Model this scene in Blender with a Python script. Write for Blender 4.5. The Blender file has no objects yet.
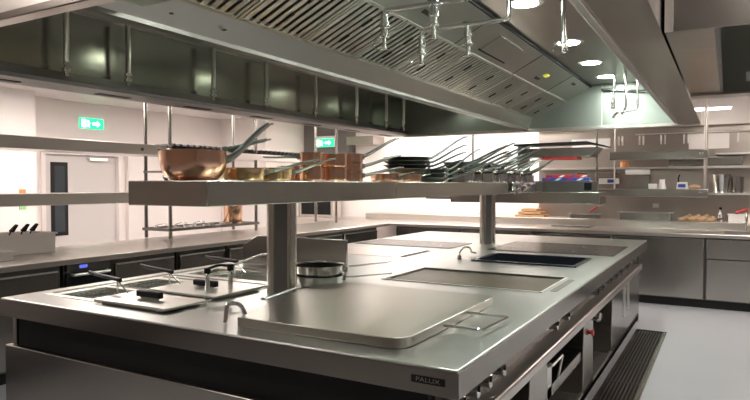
import bpy, bmesh, math, random
from mathutils import Vector, Matrix
PI = math.pi
rnd = random.Random(7)
S = bpy.context.scene
C = S.collection

# ---------------------------------------------------------------- camera
cam = bpy.data.cameras.new('camera'); cam.sensor_width = 36; cam.lens = 616/750*36
cam.clip_start = 0.02
co = bpy.data.objects.new('camera', cam); C.objects.link(co)
co.location = (0, 0, 1.49); co.rotation_euler = (math.radians(90-1.44), 0, math.radians(29.74))
S.camera = co
# ---------------------------------------------------------------- world / exposure
w = bpy.data.worlds.new('world'); S.world = w; w.use_nodes = True
w.node_tree.nodes['Background'].inputs[0].default_value = (1.0, .86, .76, 1)
w.node_tree.nodes['Background'].inputs[1].default_value = .06
S.view_settings.view_transform = 'Standard'; S.view_settings.look = 'None'
S.view_settings.gamma = 1; S.view_settings.use_curve_mapping = False
S.view_settings.exposure = 1.05
WARM = (1.0, .90, .83); COOL = (.90, 1.0, .90)
LAMP_HOOD = 105.0; PANEL = 12.0

# ---------------------------------------------------------------- materials
MAT = {}
def nodes(name):
    m = bpy.data.materials.new(name); m.use_nodes = True
    return m, m.node_tree, m.node_tree.nodes['Principled BSDF']
def steel(name, col, rough=.28, stretch=(1.2, 1.2, 40), var=.08, bump=.02, dirt=.12):
    m, t, b = nodes(name); N, L = t.nodes.new, t.links.new
    b.inputs['Metallic'].default_value = 1
    tc = N('ShaderNodeTexCoord'); mp = N('ShaderNodeMapping'); mp.inputs['Scale'].default_value = stretch
    L(tc.outputs['Object'], mp.inputs[0])
    n = N('ShaderNodeTexNoise'); n.inputs['Scale'].default_value = 6; n.inputs['Detail'].default_value = 4
    L(mp.outputs[0], n.inputs[0])
    n2 = N('ShaderNodeTexNoise'); n2.inputs['Scale'].default_value = 2.3; n2.inputs['Detail'].default_value = 5
    L(tc.outputs['Object'], n2.inputs[0])
    mr = N('ShaderNodeMapRange'); L(n.outputs[0], mr.inputs[0])
    mr.inputs[3].default_value = rough-var; mr.inputs[4].default_value = rough+var
    mr2 = N('ShaderNodeMapRange'); L(n2.outputs[0], mr2.inputs[0]); mr2.inputs[1].default_value = .3; mr2.inputs[2].default_value = .7
    mr2.inputs[3].default_value = -var*.6; mr2.inputs[4].default_value = var*.6
    ad = N('ShaderNodeMath'); L(mr.outputs[0], ad.inputs[0]); L(mr2.outputs[0], ad.inputs[1])
    L(ad.outputs[0], b.inputs['Roughness'])
    mx = N('ShaderNodeMix'); mx.data_type = 'RGBA'; mx.inputs[6].default_value = (*col, 1)
    mx.inputs[7].default_value = tuple(c*(1-dirt) for c in col)+(1,); L(n2.outputs[0], mx.inputs[0])
    L(mx.outputs[2], b.inputs['Base Color'])
    if bump > .03:
        bp = N('ShaderNodeBump'); bp.inputs['Strength'].default_value = bump; bp.inputs['Distance'].default_value = .01
        L(n.outputs[0], bp.inputs['Height']); L(bp.outputs[0], b.inputs['Normal'])
    MAT[name] = m
def plain(name, col, rough=.5, metal=0, noise=.06, scale=8, bump=0, spec=.5, trans=0, emit=0):
    m, t, b = nodes(name); N, L = t.nodes.new, t.links.new
    b.inputs['Metallic'].default_value = metal; b.inputs['Roughness'].default_value = rough
    b.inputs['Specular IOR Level'].default_value = spec
    b.inputs['Transmission Weight'].default_value = trans
    n = N('ShaderNodeTexNoise'); n.inputs['Scale'].default_value = scale; n.inputs['Detail'].default_value = 4
    tc = N('ShaderNodeTexCoord'); L(tc.outputs['Object'], n.inputs[0])
    mx = N('ShaderNodeMix'); mx.data_type = 'RGBA'; mx.inputs[6].default_value = (*col, 1)
    mx.inputs[7].default_value = tuple(c*(1-noise) for c in col)+(1,); L(n.outputs[0], mx.inputs[0])
    L(mx.outputs[2], b.inputs['Base Color'])
    if bump:
        bp = N('ShaderNodeBump'); bp.inputs['Strength'].default_value = bump; bp.inputs['Distance'].default_value = .01
        L(n.outputs[0], bp.inputs['Height']); L(bp.outputs[0], b.inputs['Normal'])
    if emit:
        b.inputs['Emission Color'].default_value = (*col, 1); b.inputs['Emission Strength'].default_value = emit
    MAT[name] = m
def glow(name, col, st):
    m = bpy.data.materials.new(name); m.use_nodes = True; t = m.node_tree; t.nodes.clear()
    e = t.nodes.new('ShaderNodeEmission'); o = t.nodes.new('ShaderNodeOutputMaterial')
    e.inputs[0].default_value = (*col, 1); e.inputs[1].default_value = st; t.links.new(e.outputs[0], o.inputs[0]); MAT[name] = m
steel('steel_top', (.58, .59, .57), .31, (1.2, 9, 1), .015, .003)
steel('steel_cover', (.50, .49, .44), .31, (6, 1, 1), .015, .002)
steel('steel_wall', (.55, .49, .45), .31, (6, 1, 1), .015, .0)
steel('steel_gantry', (.63, .61, .55), .235, (1, 1, 14), .018, .0)
steel('steel_fascia_shaded', (.33, .31, .28), .22, (1, 1, 14), .018, .0)  # worktop steel darkened: shade on the upright edge is in this colour
steel('steel_post', (.72, .69, .62), .235, (1, 1, 14), .018, .0)
steel('steel_side', (.47, .45, .42), .235, (1, 1, 14), .018, .003)
steel('steel_warm', (.74, .69, .65), .31, (12, 1, 1), .015, .003)
steel('steel_hood', (.50, .50, .45), .31, (1, 5, 1), .015, .01)
steel('steel_hood_wall', (.42, .42, .37), .20, (1, 1, 5), .02, .002)
steel('steel_hood_end', (.46, .50, .46), .34, (8, 1, 1), .03, .003)
steel('steel_filter', (.66, .64, .58), .42, (1, 8, 1), .04, .0)
steel('steel_brown', (.52, .47, .43), .19, (1, 5, 1), .04, .004)
steel('steel_polished', (.80, .80, .78), .14, (1, 1, 8), .04, .01)
steel('steel_light', (.88, .86, .82), .34, (1, 20, 1), .03, .01, .05)
steel('steel_dark', (.20, .19, .18), .38, (1, 20, 1), .04, .02)
steel('griddle', (.11, .09, .06), .42, (20, 1, 1), .04, .02)
steel('copper', (.98, .60, .42), .20, (1, 1, 6), .03, .01)
steel('brass', (.95, .68, .38), .18, (1, 1, 6), .04, .01)
steel('iron', (.22, .23, .22), .37, (1, 1, 8), .04, .04)
steel('cast_handle', (.36, .39, .37), .38, (3, 3, 3), .04, .1)
plain('black', (.012, .012, .013), .5, spec=.3)
plain('black_gloss', (.012, .013, .016), .12)
plain('black_enamel', (.015, .018, .026), .22)
plain('hob_glass', (.035, .03, .03), .25, spec=.3)
plain('plastic_black', (.008, .008, .009), .45, spec=.25)
plain('plastic_white', (.93, .89, .87), .35)
plain('plastic_red', (.55, .03, .03), .35)
plain('plastic_blue', (.04, .08, .40), .3)
plain('plastic_green', (.45, .75, .35), .4)
plain('yellow', (.8, .75, .05), .5)
plain('wood', (.62, .36, .18), .5, noise=.3, scale=12)
plain('bread', (.75, .50, .30), .7, noise=.35, scale=25)
plain('wall_paint', (.90, .83, .80), .6, noise=.03, scale=2)
plain('wall_bright', (.93, .88, .85), .6, noise=.02, scale=2)
plain('wall_rear_added_paint', (.36, .30, .27), .6, noise=.03, scale=2)
plain('door_paint', (.70, .65, .63), .5, noise=.03, scale=2)
plain('ceiling_paint', (.82, .77, .74), .25, noise=.03, scale=2)
plain('floor_resin', (.41, .415, .44), .28, noise=.12, scale=1.5)
plain('dark_panel', (.16, .15, .14), .35)
plain('vision_glass', (.06, .07, .08), .12)
plain('paper', (.88, .86, .84), .6)
plain('orange', (.75, .30, .10), .5)
glow('lamp_hood', COOL, LAMP_HOOD); glow('lamp_hood_dim', COOL, LAMP_HOOD*.4); glow('lamp_panel', WARM, PANEL); glow('lamp_tube', (1, .93, .85), 9)
glow('exit_green', (.02, .7, .2), 1.6); glow('exit_white', (.75, 1, .85), 1.4); glow('display_blue', (.1, .12, .6), .8)
glow('white_strip_glow', (1.0, .92, .86), 1.0)

# ---------------------------------------------------------------- helpers
def bm_(): return bmesh.new()
def box(bm, x0, x1, y0, y1, z0, z1):
    v = [bm.verts.new((x, y, z)) for z in (z0, z1) for y in (y0, y1) for x in (x0, x1)]
    for f in ((0,2,3,1),(4,5,7,6),(0,1,5,4),(2,6,7,3),(0,4,6,2),(1,3,7,5)): bm.faces.new([v[i] for i in f])
    return bm
def prism(bm, pts, axis, a0, a1):
    """extrude a 2D outline along axis; pts are in the other two axes, in order"""
    def P(p, a): return {'x': (a, p[0], p[1]), 'y': (p[0], a, p[1]), 'z': (p[0], p[1], a)}[axis]
    A = [bm.verts.new(P(p, a0)) for p in pts]; B = [bm.verts.new(P(p, a1)) for p in pts]
    bm.faces.new(A); bm.faces.new(B[::-1])
    for i in range(len(pts)):
        j = (i+1) % len(pts); bm.faces.new([A[j], A[i], B[i], B[j]])
    return bm
def frame_of(d):
    d = d.normalized(); a = Vector((0,0,1)) if abs(d.z) < .9 else Vector((1,0,0))
    u = d.cross(a).normalized(); return u, d.cross(u).normalized()
def tube(bm, pts, r, n=10, flat=1.0, r_end=None):
    pts = [Vector(p) for p in pts]; rings = []
    u0 = None
    for i, p in enumerate(pts):
        d = (pts[min(i+1, len(pts)-1)]-pts[max(i-1, 0)]).normalized()
        if u0 is None: u, v = frame_of(d)
        else:
            u = (u0 - d*u0.dot(d)).normalized(); v = d.cross(u)
        u0 = u; rr = r if r_end is None else r+(r_end-r)*i/(len(pts)-1)
        rings.append([bm.verts.new(p+u*math.cos(2*PI*k/n)*rr+v*math.sin(2*PI*k/n)*rr*flat) for k in range(n)])
    for a, b in zip(rings, rings[1:]):
        for k in range(n): bm.faces.new([a[k], a[(k+1)%n], b[(k+1)%n], b[k]])
    bm.faces.new(rings[0][::-1]); bm.faces.new(rings[-1])
    return bm
def arc(p, c, q, n=6):
    """quadratic corner"""
    p, c, q = Vector(p), Vector(c), Vector(q)
    return [p*(1-t)**2+c*2*t*(1-t)+q*t*t for t in [i/n for i in range(n+1)]]
def bent(pts, rad=.03, n=5):
    pts = [Vector(p) for p in pts]; out = [pts[0]]
    for a, b, c in zip(pts, pts[1:], pts[2:]):
        r = min(rad, (a-b).length*.45, (c-b).length*.45)
        out += arc(b+(a-b).normalized()*r, b, b+(c-b).normalized()*r, n)
    return out+[pts[-1]]
def lathe(bm, prof, n=32, c=(0,0,0)):
    rings = []
    for r, z in prof:
        if r < 1e-5: rings.append([bm.verts.new((c[0], c[1], c[2]+z))])
        else: rings.append([bm.verts.new((c[0]+r*math.cos(2*PI*k/n), c[1]+r*math.sin(2*PI*k/n), c[2]+z)) for k in range(n)])
    for a, b in zip(rings, rings[1:]):
        for k in range(n):
            j = (k+1) % n
            if len(a) == 1 and len(b) == 1: continue
            if len(a) == 1: bm.faces.new([a[0], b[j], b[k]])
            elif len(b) == 1: bm.faces.new([a[k], a[j], b[0]])
            else: bm.faces.new([a[k], a[j], b[j], b[k]])
    return bm
def slab(bm, xs, ys, z0, z1, holes):
    xs = sorted(set([*xs]+[h[i] for h in holes for i in (0, 1)])); ys = sorted(set([*ys]+[h[i] for h in holes for i in (2, 3)]))
    def solid(i, j):
        if i < 0 or j < 0 or i >= len(xs)-1 or j >= len(ys)-1: return False
        cx, cy = (xs[i]+xs[i+1])/2, (ys[j]+ys[j+1])/2
        return not any(h[0] < cx < h[1] and h[2] < cy < h[3] for h in holes)
    V = {}
    def v(i, j, z):
        if (i, j, z) not in V: V[(i, j, z)] = bm.verts.new((xs[i], ys[j], z))
        return V[(i, j, z)]
    for i in range(len(xs)-1):
        for j in range(len(ys)-1):
            if not solid(i, j): continue
            bm.faces.new([v(i,j,z1), v(i+1,j,z1), v(i+1,j+1,z1), v(i,j+1,z1)])
            bm.faces.new([v(i,j,z0), v(i,j+1,z0), v(i+1,j+1,z0), v(i+1,j,z0)])
            for (di, dj, a, b) in ((-1,0,(i,j+1),(i,j)), (1,0,(i+1,j),(i+1,j+1)), (0,-1,(i,j),(i+1,j)), (0,1,(i+1,j+1),(i,j+1))):
                if not solid(i+di, j+dj): bm.faces.new([v(*a,z0), v(*b,z0), v(*b,z1), v(*a,z1)])
    return bm
def rplate(bm, x0, x1, y0, y1, z0, z1, r, n=6):
    pts = []
    for cx, cy, a in ((x1-r, y0+r, -90), (x1-r, y1-r, 0), (x0+r, y1-r, 90), (x0+r, y0+r, 180)):
        for k in range(n+1):
            t = math.radians(a+90*k/n); pts.append((cx+r*math.cos(t), cy+r*math.sin(t)))
    return prism(bm, pts, 'z', z0, z1)
def obj(name, bm, mat, parent=None, bevel=0, smooth=False, local=False, seg=2):
    bmesh.ops.recalc_face_normals(bm, faces=bm.faces)
    me = bpy.data.meshes.new(name); bm.to_mesh(me); bm.free()
    for p in me.polygons: p.use_smooth = True
    me.set_sharp_from_angle(angle=math.radians(60 if smooth else 32))
    me.materials.append(MAT[mat]); o = bpy.data.objects.new(name, me); C.objects.link(o)
    if parent is not None:
        o.parent = parent
        if not local:
            off = Vector((0,0,0)); q = parent
            while q is not None: off += q.location; q = q.parent
            me.transform(Matrix.Translation(-off))
    elif not local:
        c = sum((Vector(k) for k in o.bound_box), Vector())/8; zl = min(k[2] for k in o.bound_box); c.z = zl
        me.transform(Matrix.Translation(-c)); o.location = c
    if bevel:
        md = o.modifiers.new('bevel', 'BEVEL'); md.width = bevel; md.segments = seg; md.limit_method = 'ANGLE'; md.angle_limit = math.radians(40)
        md.harden_normals = False
    return o
def tag(o, label, cat, group=None, kind=None):
    o['label'] = label; o['category'] = cat
    if group: o['group'] = group
    if kind: o['kind'] = kind
    return o
def thing(name, label, cat, loc=(0,0,0), group=None):
    o = bpy.data.objects.new(name, None); C.objects.link(o); o.location = loc; o.empty_display_size = .1
    return tag(o, label, cat, group)
def struct(name, bm, mat, parent=None, **k):
    o = obj(name, bm, mat, parent, **k)
    if parent is None: o['kind'] = 'structure'
    return o
def dup(root, loc=None, rotz=None, label=None, group=None, parent=None):
    r = root.copy(); C.objects.link(r)
    if parent is not None: r.parent = parent
    if loc is not None: r.location = loc
    if rotz is not None: r.rotation_euler = (0, 0, rotz)
    if label: r['label'] = label
    if group: r['group'] = group
    for ch in list(root.children):
        if ch is r: continue
        dup(ch, parent=r)
    return r

CEIL = 2.66
# ---------------------------------------------------------------- structure
struct('floor', box(bm_(), -9.5, 3.5, -2, 10.2, -.05, 0), 'floor_resin')
struct('ceiling', box(bm_(), -9.5, 3.5, -2, 10.2, CEIL, CEIL+.05), 'ceiling_paint')
# left wall with a doorway: built as three pieces round the door
DY0, DY1, DZ = 4.95, 6.22, 1.97
bm = bm_(); box(bm, -8.15, -8.0, -2, DY0, 0, CEIL); box(bm, -8.15, -8.0, DY1, 9.9, 0, CEIL); box(bm, -8.15, -8.0, DY0, DY1, DZ, CEIL)
struct('wall_left', bm, 'wall_paint')
struct('wall_front', box(bm_(), -8.0, -7.55, -2, 4.62, 0, CEIL), 'wall_bright')
struct('wall_rear_added', box(bm_(), -9.5, 3.5, -2.1, -2.0, 0, CEIL), 'wall_rear_added_paint')  # unseen dark wall, added behind the camera for the steel to reflect
struct('wall_back', box(bm_(), -8.15, 3.5, 9.7, 9.85, 0, CEIL), 'wall_bright')
struct('wall_alcove', box(bm_(), -8.0, -6.95, 8.35, 9.7, 0, CEIL), 'wall_paint')
struct('trim_1', box(bm_(), -2.55, 3.5, 9.62, 9.699, .9, 2.30), 'steel_wall')
struct('trim_2', box(bm_(), -2.55, 3.5, 9.50, 9.699, 2.302, CEIL), 'wall_paint')
d = bpy.data.objects.new('door_1', None); C.objects.link(d); d.location = (-8.03, 5.55, 0); d['kind'] = 'structure'
obj('door_leaf', box(bm_(), -8.10, -8.04, DY0+.06, DY1-.06, .01, DZ-.06), 'door_paint', d)
bm = bm_(); box(bm, -8.15, -7.97, DY0, DY0+.06, 0, DZ); box(bm, -8.15, -7.97, DY1-.06, DY1, 0, DZ); box(bm, -8.15, -7.97, DY0+.06, DY1-.06, DZ-.06, DZ)
obj('door_frame', bm, 'wall_paint', d)
vb = obj('vision_panel', box(bm_(), -8.045, -8.03, 5.12, 5.37, .78, 1.80), 'black', d)
obj('pane', box(bm_(), -8.035, -8.026, 5.17, 5.32, .83, 1.75), 'vision_glass', vb)
obj('door_closer', box(bm_(), -8.04, -7.98, 5.68, 5.98, 1.83, 1.88), 'steel_light', d, bevel=.005)
# pilaster strips right of the door
bm = bm_(); box(bm, -8.0, -7.93, 6.30, 6.52, 0, 2.0)
struct('trim_3', bm, 'wall_paint')

# ---------------------------------------------------------------- ceiling lamps of the room; panels unseen, some added as fill
def ceiling_panel(x0, x1, y0, y1, lab):
    t = thing('unseen_ceiling_light', lab, 'ceiling light', ((x0+x1)/2, (y0+y1)/2, CEIL-.03))
    bm = bm_(); slab(bm, [x0-.02, x1+.02], [y0-.02, y1+.02], CEIL-.03, CEIL-.001, [(x0, x1, y0, y1)])
    obj('lamp_frame', bm, 'plastic_white', t)
    obj('diffuser', box(bm_(), x0, x1, y0, y1, CEIL-.022, CEIL-.004), 'lamp_panel', t)
ceiling_panel(-6.6, -5.4, 2.4, 3.0, 'square ceiling light panel over the near end of the left counter')
ceiling_panel(-6.6, -5.4, 4.2, 4.8, 'square ceiling light panel in front of the grey door')
ceiling_panel(-6.4, -5.2, 6.6, 7.2, 'square ceiling light panel by the wall alcove')
ceiling_panel(-5.2, -3.9, 8.4, 8.9, 'square ceiling light panel near the bright back wall')
ceiling_panel(-3.6, -2.3, 8.4, 8.9, 'square ceiling light panel where bright wall meets steel wall')
ceiling_panel(.3, 1.5, 7.2, 7.8, 'square ceiling light panel over the open floor at right')
ceiling_panel(-3.4, -2.4, .5, .72, 'unseen narrow light panel added to brighten the near face of the hood')  # added fill panel out of view, lights the big hood's near face
ceiling_panel(.2, 1.2, 1.35, 1.55, 'unseen narrow light panel added to brighten the smaller hood')  # added fill panel out of view, lights the small hood's near face
ceiling_panel(1.9, 3.1, 3.0, 3.6, 'unseen light panel added over the right aisle to brighten the floor')  # added fill: brightens the floor that the hood undersides reflect
ceiling_panel(1.7, 2.9, 4.6, 5.2, 'unseen light panel added right of the smaller hood to brighten the floor')  # another added fill panel for the floor at right
t = thing('tube_light', 'slim fluorescent batten over the back counter behind the rod', 'ceiling light', (-.17, 9.0, 2.44))
obj('tube', box(bm_(), -.37, .03, 8.97, 9.03, 2.445, 2.47), 'lamp_tube', t, bevel=.006)
obj('lamp_housing', box(bm_(), -.39, .05, 8.96, 9.04, 2.47, CEIL-.001), 'wall_paint', t)

# ---------------------------------------------------------------- the big double hood
HZ = 2.10; HX0, HXD, HX1, HX2 = -3.56, -1.98, -.44, -.235; HY0, HY1 = 1.34, 6.97; HT = 2.56
h = thing('extraction_hood', 'huge stainless double extraction hood hanging above the cooking island', 'extractor hood', (-2, 4.1, HZ))
bm = bm_(); box(bm, HX0-.02, -2.03, HY0-.02, HY0, HZ+.03, CEIL-.001); box(bm, -2.02, HX2, HY0-.02, HY0, HZ+.03, CEIL-.001)
obj('near_face', bm, 'steel_warm', h)
obj('near_rim', box(bm_(), HX0-.02, HX2, HY0-.03, HY0+.03, HZ, HZ+.03), 'steel_brown', h, bevel=.004)
obj('left_wall', box(bm_(), HX0-.02, HX0, HY0+.03, HY1, HZ+.06, CEIL-.001), 'steel_hood_wall', h)
bm = prism(bm_(), [(HX0-.02, HZ), (HX0+.05, HZ), (HX0+.07, HZ+.02), (HX0+.07, HZ+.07), (HX0+.06, HZ+.07), (HX0+.055, HZ+.03), (HX0, HZ+.02), (HX0, HZ+.06), (HX0-.02, HZ+.06)], 'y', HY0+.03, HY1)
obj('left_gutter', bm, 'steel_dark', h)
bm = bm_(); box(bm, HX0-.22, HX0-.02, HY0, HY1, HZ+.0, CEIL-.001)
sl = obj('supply_duct', bm, 'steel_dark', h)
for k in range(7):
    obj('air_slot', box(bm_(), HX0-.15, HX0-.09, 1.9+.78*k, 2.15+.78*k, HZ-.004, HZ+.002), 'black', sl)
bm = prism(bm_(), [(HXD-.02, HZ), (HXD-.01, HZ), (HXD+.012, HZ+.012), (HXD+.012, HZ+.03), (HXD-.03, HZ+.03)], 'y', HY0+.03, HY1)
obj('centre_rim', bm, 'steel_dark', h)
# slanted band of the right bay, slanting filter bank, upper panels, roof
P0 = (HXD+.012, HZ+.03); P1 = (-1.925, 2.235); P2 = (-1.55, 2.405); P3 = (-1.30, 2.535)
def strip(bm, a, b, y0, y1, t=.012):
    dx, dz = b[0]-a[0], b[1]-a[1]; l = math.hypot(dx, dz); n = (-dz/l*t, dx/l*t)
    return prism(bm, [a, b, (b[0]+n[0], b[1]+n[1]), (a[0]+n[0], a[1]+n[1])], 'y', y0, y1)
bd = obj('inner_band', strip(bm_(), P0, P1, HY0+.03, HY1), 'steel_hood', h)
for y in (1.75, 2.05): 
    f = .45; x = P0[0]+(P1[0]-P0[0])*f; z = P0[1]+(P1[1]-P0[1])*f
    obj('port', lathe(bm_(), [(0, 0), (.009, 0), (.009, .004), (0, .004)], 12, (x+.012, y, z-.006)), 'black', bd)
obj('band_lip', tube(bm_(), [(-1.945, 1.62, 2.215), (-1.945, 2.08, 2.215)], .006, 8), 'steel_polished', bd)  # reflective lip along the band, gives no light
bm = bm_(); box(bm, HXD, -1.5, HY0+.03, 1.62, 2.17, 2.18)
obj('end_plate', bm, 'steel_hood', h)
FN = 11; F0 = 1.62; FW = (HY1-F0)/FN
def lerp(a, b, t): return (a[0]+(b[0]-a[0])*t, a[1]+(b[1]-a[1])*t)
FL = math.hypot(P2[0]-P1[0], P2[1]-P1[1]); un = ((P2[0]-P1[0])/FL, (P2[1]-P1[1])/FL); nn = (un[1], -un[0])
def fp(s, d): return (P1[0]+un[0]*s+nn[0]*d, P1[1]+un[1]*s+nn[1]*d)
def fbox(bm, s0, s1, y0, y1, d0, d1): return prism(bm, [fp(s0, d0), fp(s1, d0), fp(s1, d1), fp(s0, d1)], 'y', y0, y1)
bm = bm_(); fbox(bm, 0, FL, F0, F0+FW, -.03, -.025); back = None
proto = None
for i in range(FN):
    y0 = F0+i*FW
    if proto is None:
        bm = bm_()
        for a, b in ((0, .018), (FL-.018, FL)): fbox(bm, a, b, y0+.004, y0+FW-.004, -.018, 0.004)
        for a in (y0+.004, y0+FW-.022): fbox(bm, .018, FL-.018, a, a+.018, -.018, .004)
        ns = 8; pit = (FW-.044)/ns
        for k in range(ns):
            a = y0+.022+pit*(k+.26); fbox(bm, .018, FL-.018, a, a+pit*.56, -.004, 0)
        proto = obj('baffle_filter', bm, 'steel_filter', h)
        for s in (.12, .28):
            hb = bm_(); fbox(hb, s-.035, s+.035, y0+FW/2-.006, y0+FW/2+.006, .001, .008)
            obj('filter_handle', hb, 'black', proto)
    else:
        c = dup(proto, parent=h); c.location = proto.location+Vector((0, FW*i, 0))
    if i % 2 == 0: obj('filter_backing', fbox(bm_(), .02, FL-.02, y0+.02, y0+FW-.02, -.014, -.010), 'steel_side', h)
obj('filter_housing', fbox(bm_(), 0, FL, F0, HY1, -.05, -.04), 'black', h)
up = obj('upper_panels', strip(bm_(), P2, P3, HY0+.03, HY1), 'steel_hood', h)
UL = math.hypot(P3[0]-P2[0], P3[1]-P2[1]); uu = ((P3[0]-P2[0])/UL, (P3[1]-P2[1])/UL); un2 = (uu[1], -uu[0])
def gp(s, d): return (P2[0]+uu[0]*s+un2[0]*d, P2[1]+uu[1]*s+un2[1]*d)
def gbox(bm, s0, s1, y0, y1, d0, d1): return prism(bm, [gp(s0, d0), gp(s1, d0), gp(s1, d1), gp(s0, d1)], 'y', y0, y1)
for y in (2.5, 3.75, 5.0, 6.1): obj('panel_seam', gbox(bm_(), 0, UL, y, y+.006, 0, .004), 'steel_dark', up)
for y, s in ((3.1, .08), (4.3, .05), (5.45, .06), (6.35, .2)): obj('air_slot', gbox(bm_(), s, s+.03, y, y+.13, 0, .003), 'black', up)
ap = obj('access_hatch', gbox(bm_(), .06, .22, 4.1, 4.62, 0, .008), 'steel_hood', up)
obj('hatch_gap', gbox(bm_(), .045, .06, 4.08, 4.64, 0, .006), 'black', ap)
obj('sticker', gbox(bm_(), .12, .16, 5.55, 5.66, 0, .003), 'yellow', up)
bm = bm_(); box(bm, P3[0]+.0, HX1, HY0, HY1, HT, HT+.015); box(bm, HX0, HXD, HY0, HY1, HT, HT+.015)
rf = obj('hood_roof', bm, 'steel_hood', h)
obj('roof_seam', box(bm_(), P3[0]-.006, P3[0]+.014, HY0+.03, HY1, HT-.022, HT-.001), 'black', rf)
def mir(pts): return [(2*HXD-.03-p[0], p[1]) for p in pts]
obj('left_band', prism(bm_(), mir([P0, P1, (P1[0]-.012, P1[1]+.004), (P0[0]-.012, P0[1])]), 'y', HY0+.03, HY1), 'steel_hood', h)
obj('left_filter_housing', prism(bm_(), mir([fp(0, -.03), fp(FL, -.03), fp(FL, -.04), fp(0, -.04)]), 'y', F0, HY1), 'black', h)
lp = None
for i in range(FN):
    if lp is None:
        bm = bm_(); y0 = F0
        for a, b in ((0, .03), (FL-.03, FL)): prism(bm, mir([fp(a, -.018), fp(b, -.018), fp(b, .004), fp(a, .004)]), 'y', y0+.004, y0+FW-.004)
        for k in range(8):
            a = y0+.022+pit*(k+.2); prism(bm, mir([fp(.03, -.006), fp(FL-.03, -.006), fp(FL-.03, 0), fp(.03, 0)]), 'y', a, a+pit*.62)
        lp = obj('baffle_filter', bm, 'steel_filter', h)
    else:
        c = dup(lp, parent=h); c.location = lp.location+Vector((0, FW*i, 0))
obj('left_upper_panels', prism(bm_(), mir([P2, P3, (P3[0]-.005, P3[1]+.012), (P2[0]-.005, P2[1]+.012)]), 'y', HY0+.03, HY1), 'steel_hood', h)
bm = bm_(); prism(bm, [(HX1, HZ+.02), (HX1+.02, HZ), (HX2, HZ), (HX2, CEIL-.001), (HX1, CEIL-.001)], 'y', HY0+.03, HY1)
obj('right_rim', bm, 'steel_brown', h)
obj('inner_lip', box(bm_(), HX1-.035, HX1, HY0+.03, HY1, HZ+.012, HZ+.03), 'steel_warm', h, bevel=.004)
bm = bm_(); box(bm, HX0, HX2, HY1, HY1+.02, HZ, CEIL-.001)
fe = obj('far_face', bm, 'steel_hood_end', h)
obj('far_seam', box(bm_(), -1.18, -1.172, HY1-.004, HY1, HZ+.02, HT), 'steel_light', fe)
obj('far_rim', box(bm_(), HX0, HX2, HY1-.02, HY1+.03, HZ-.015, HZ+.02), 'steel_warm', h, bevel=.004)
for x, z in ((-1.05, HT), (-2.9, HT)):
    for y in ((2.45, 3.62, 4.78, 5.66, 6.45) if x > -2 else (2.0, 3.1, 4.2, 5.3, 6.4)):
        l = obj('downlight', lathe(bm_(), [(.075, -.004), (.105, -.006), (.112, 0), (.075, .001)], 28, (x, y, z)), 'steel_light', h)
        if x < -2: obj('lamp_can', lathe(bm_(), [(.085, 0), (.085, -.085), (.090, -.085), (.090, 0)], 28, (x, y, z)), 'steel_hood', l)
        obj('lamp_lens', lathe(bm_(), [(0, -.006), (.078, -.006), (.078, -.002), (0, -.002)], 28, (x, y, z)), 'lamp_hood' if x > -2 else 'lamp_hood_dim', l)
for x, y in ((-.78, 3.3), (-.72, 3.95), (-.62, 4.4), (-.66, 5.3)):
    obj('port', lathe(bm_(), [(0, -.004), (.02, -.004), (.02, 0), (0, 0)], 14, (x, y, HT)), 'black', h)

# ---- fire-suppression pipes
def nozzle(parent, x, y, z, drop=.16, ring=True):
    n = obj('nozzle', lathe(bm_(), [(0, 0), (.017, 0), (.017, -.03), (.023, -.032), (.023, -.055), (.017, -.058), (.017, -.085), (.025, -.088), (.025, -.10), (.011, -.104), (.011, -drop+.01), (.016, -drop+.008), (.016, -drop), (0, -drop)], 12, (x, y, z)), 'steel_polished', parent)
    if ring:
        pts = [(x-.025+.035*math.cos(a), y, z-drop+.03+.03*math.sin(a)) for a in [k*PI/8 for k in range(3, 15)]]
        obj('wire_ring', tube(bm_(), pts, .0022, 6), 'steel_polished', n)
def pipe(label, pts, tees, r=.013):
    t = thing('suppression_pipe', label, 'pipe', pts[0], 'fire suppression pipes under the hood')
    obj('pipe_run', tube(bm_(), bent(pts, .03), r, 12), 'steel_polished', t)
    for (x, y, z, *k) in tees:
        obj('tee_fitting', tube(bm_(), [(x-.025, y, z), (x+.025, y, z)], r*1.45, 12), 'steel_polished', t)
        nozzle(t, x, y, z-.004)
    return t
t = pipe('nearer horizontal suppression pipe with two nozzles', [(-.93, 2.63, HT-.003), (-.93, 2.63, 2.33), (-1.45, 2.63, 2.33), (-1.45, 2.63, 2.29)], [(-1.19, 2.63, 2.33)])
nozzle(t, -1.45, 2.63, 2.305)
t = pipe('farther horizontal suppression pipe with a vertical riser beside the nearest lamp', [(-.97, 3.07, HT-.003), (-.97, 3.07, 2.33), (-1.46, 3.07, 2.33), (-1.46, 3.07, 2.29)], [(-1.19, 3.07, 2.33)])
nozzle(t, -1.46, 3.07, 2.305)
t = pipe('straight vertical suppression pipe hanging between the hood lamps', [(-.80, 3.52, HT-.003), (-.80, 3.52, 2.33)], []); nozzle(t, -.80, 3.52, 2.335, .12)
t = pipe('leftmost hanging suppression pipe of the far cluster', [(-.93, 6.2, HT-.003), (-.945, 6.2, 2.30)], []); nozzle(t, -.945, 6.2, 2.31, .1, False)
t = pipe('middle hanging suppression pipe of the far cluster with a slanted tip', [(-.84, 6.2, HT-.003), (-.83, 6.2, 2.22), (-.87, 6.2, 2.15)], [], .012)
t = pipe('far cluster pipe bent sideways at its bottom', [(-.745, 6.3, HT-.003), (-.745, 6.3, 2.2), (-.93, 6.3, 2.18), (-.96, 6.3, 2.13)], [])
t = pipe('short crosswise pipe along the far end face of the hood', [(-1.17, 6.9, 2.50), (-.72, 6.9, 2.45), (-.72, 6.945, 2.45)], [])
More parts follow.
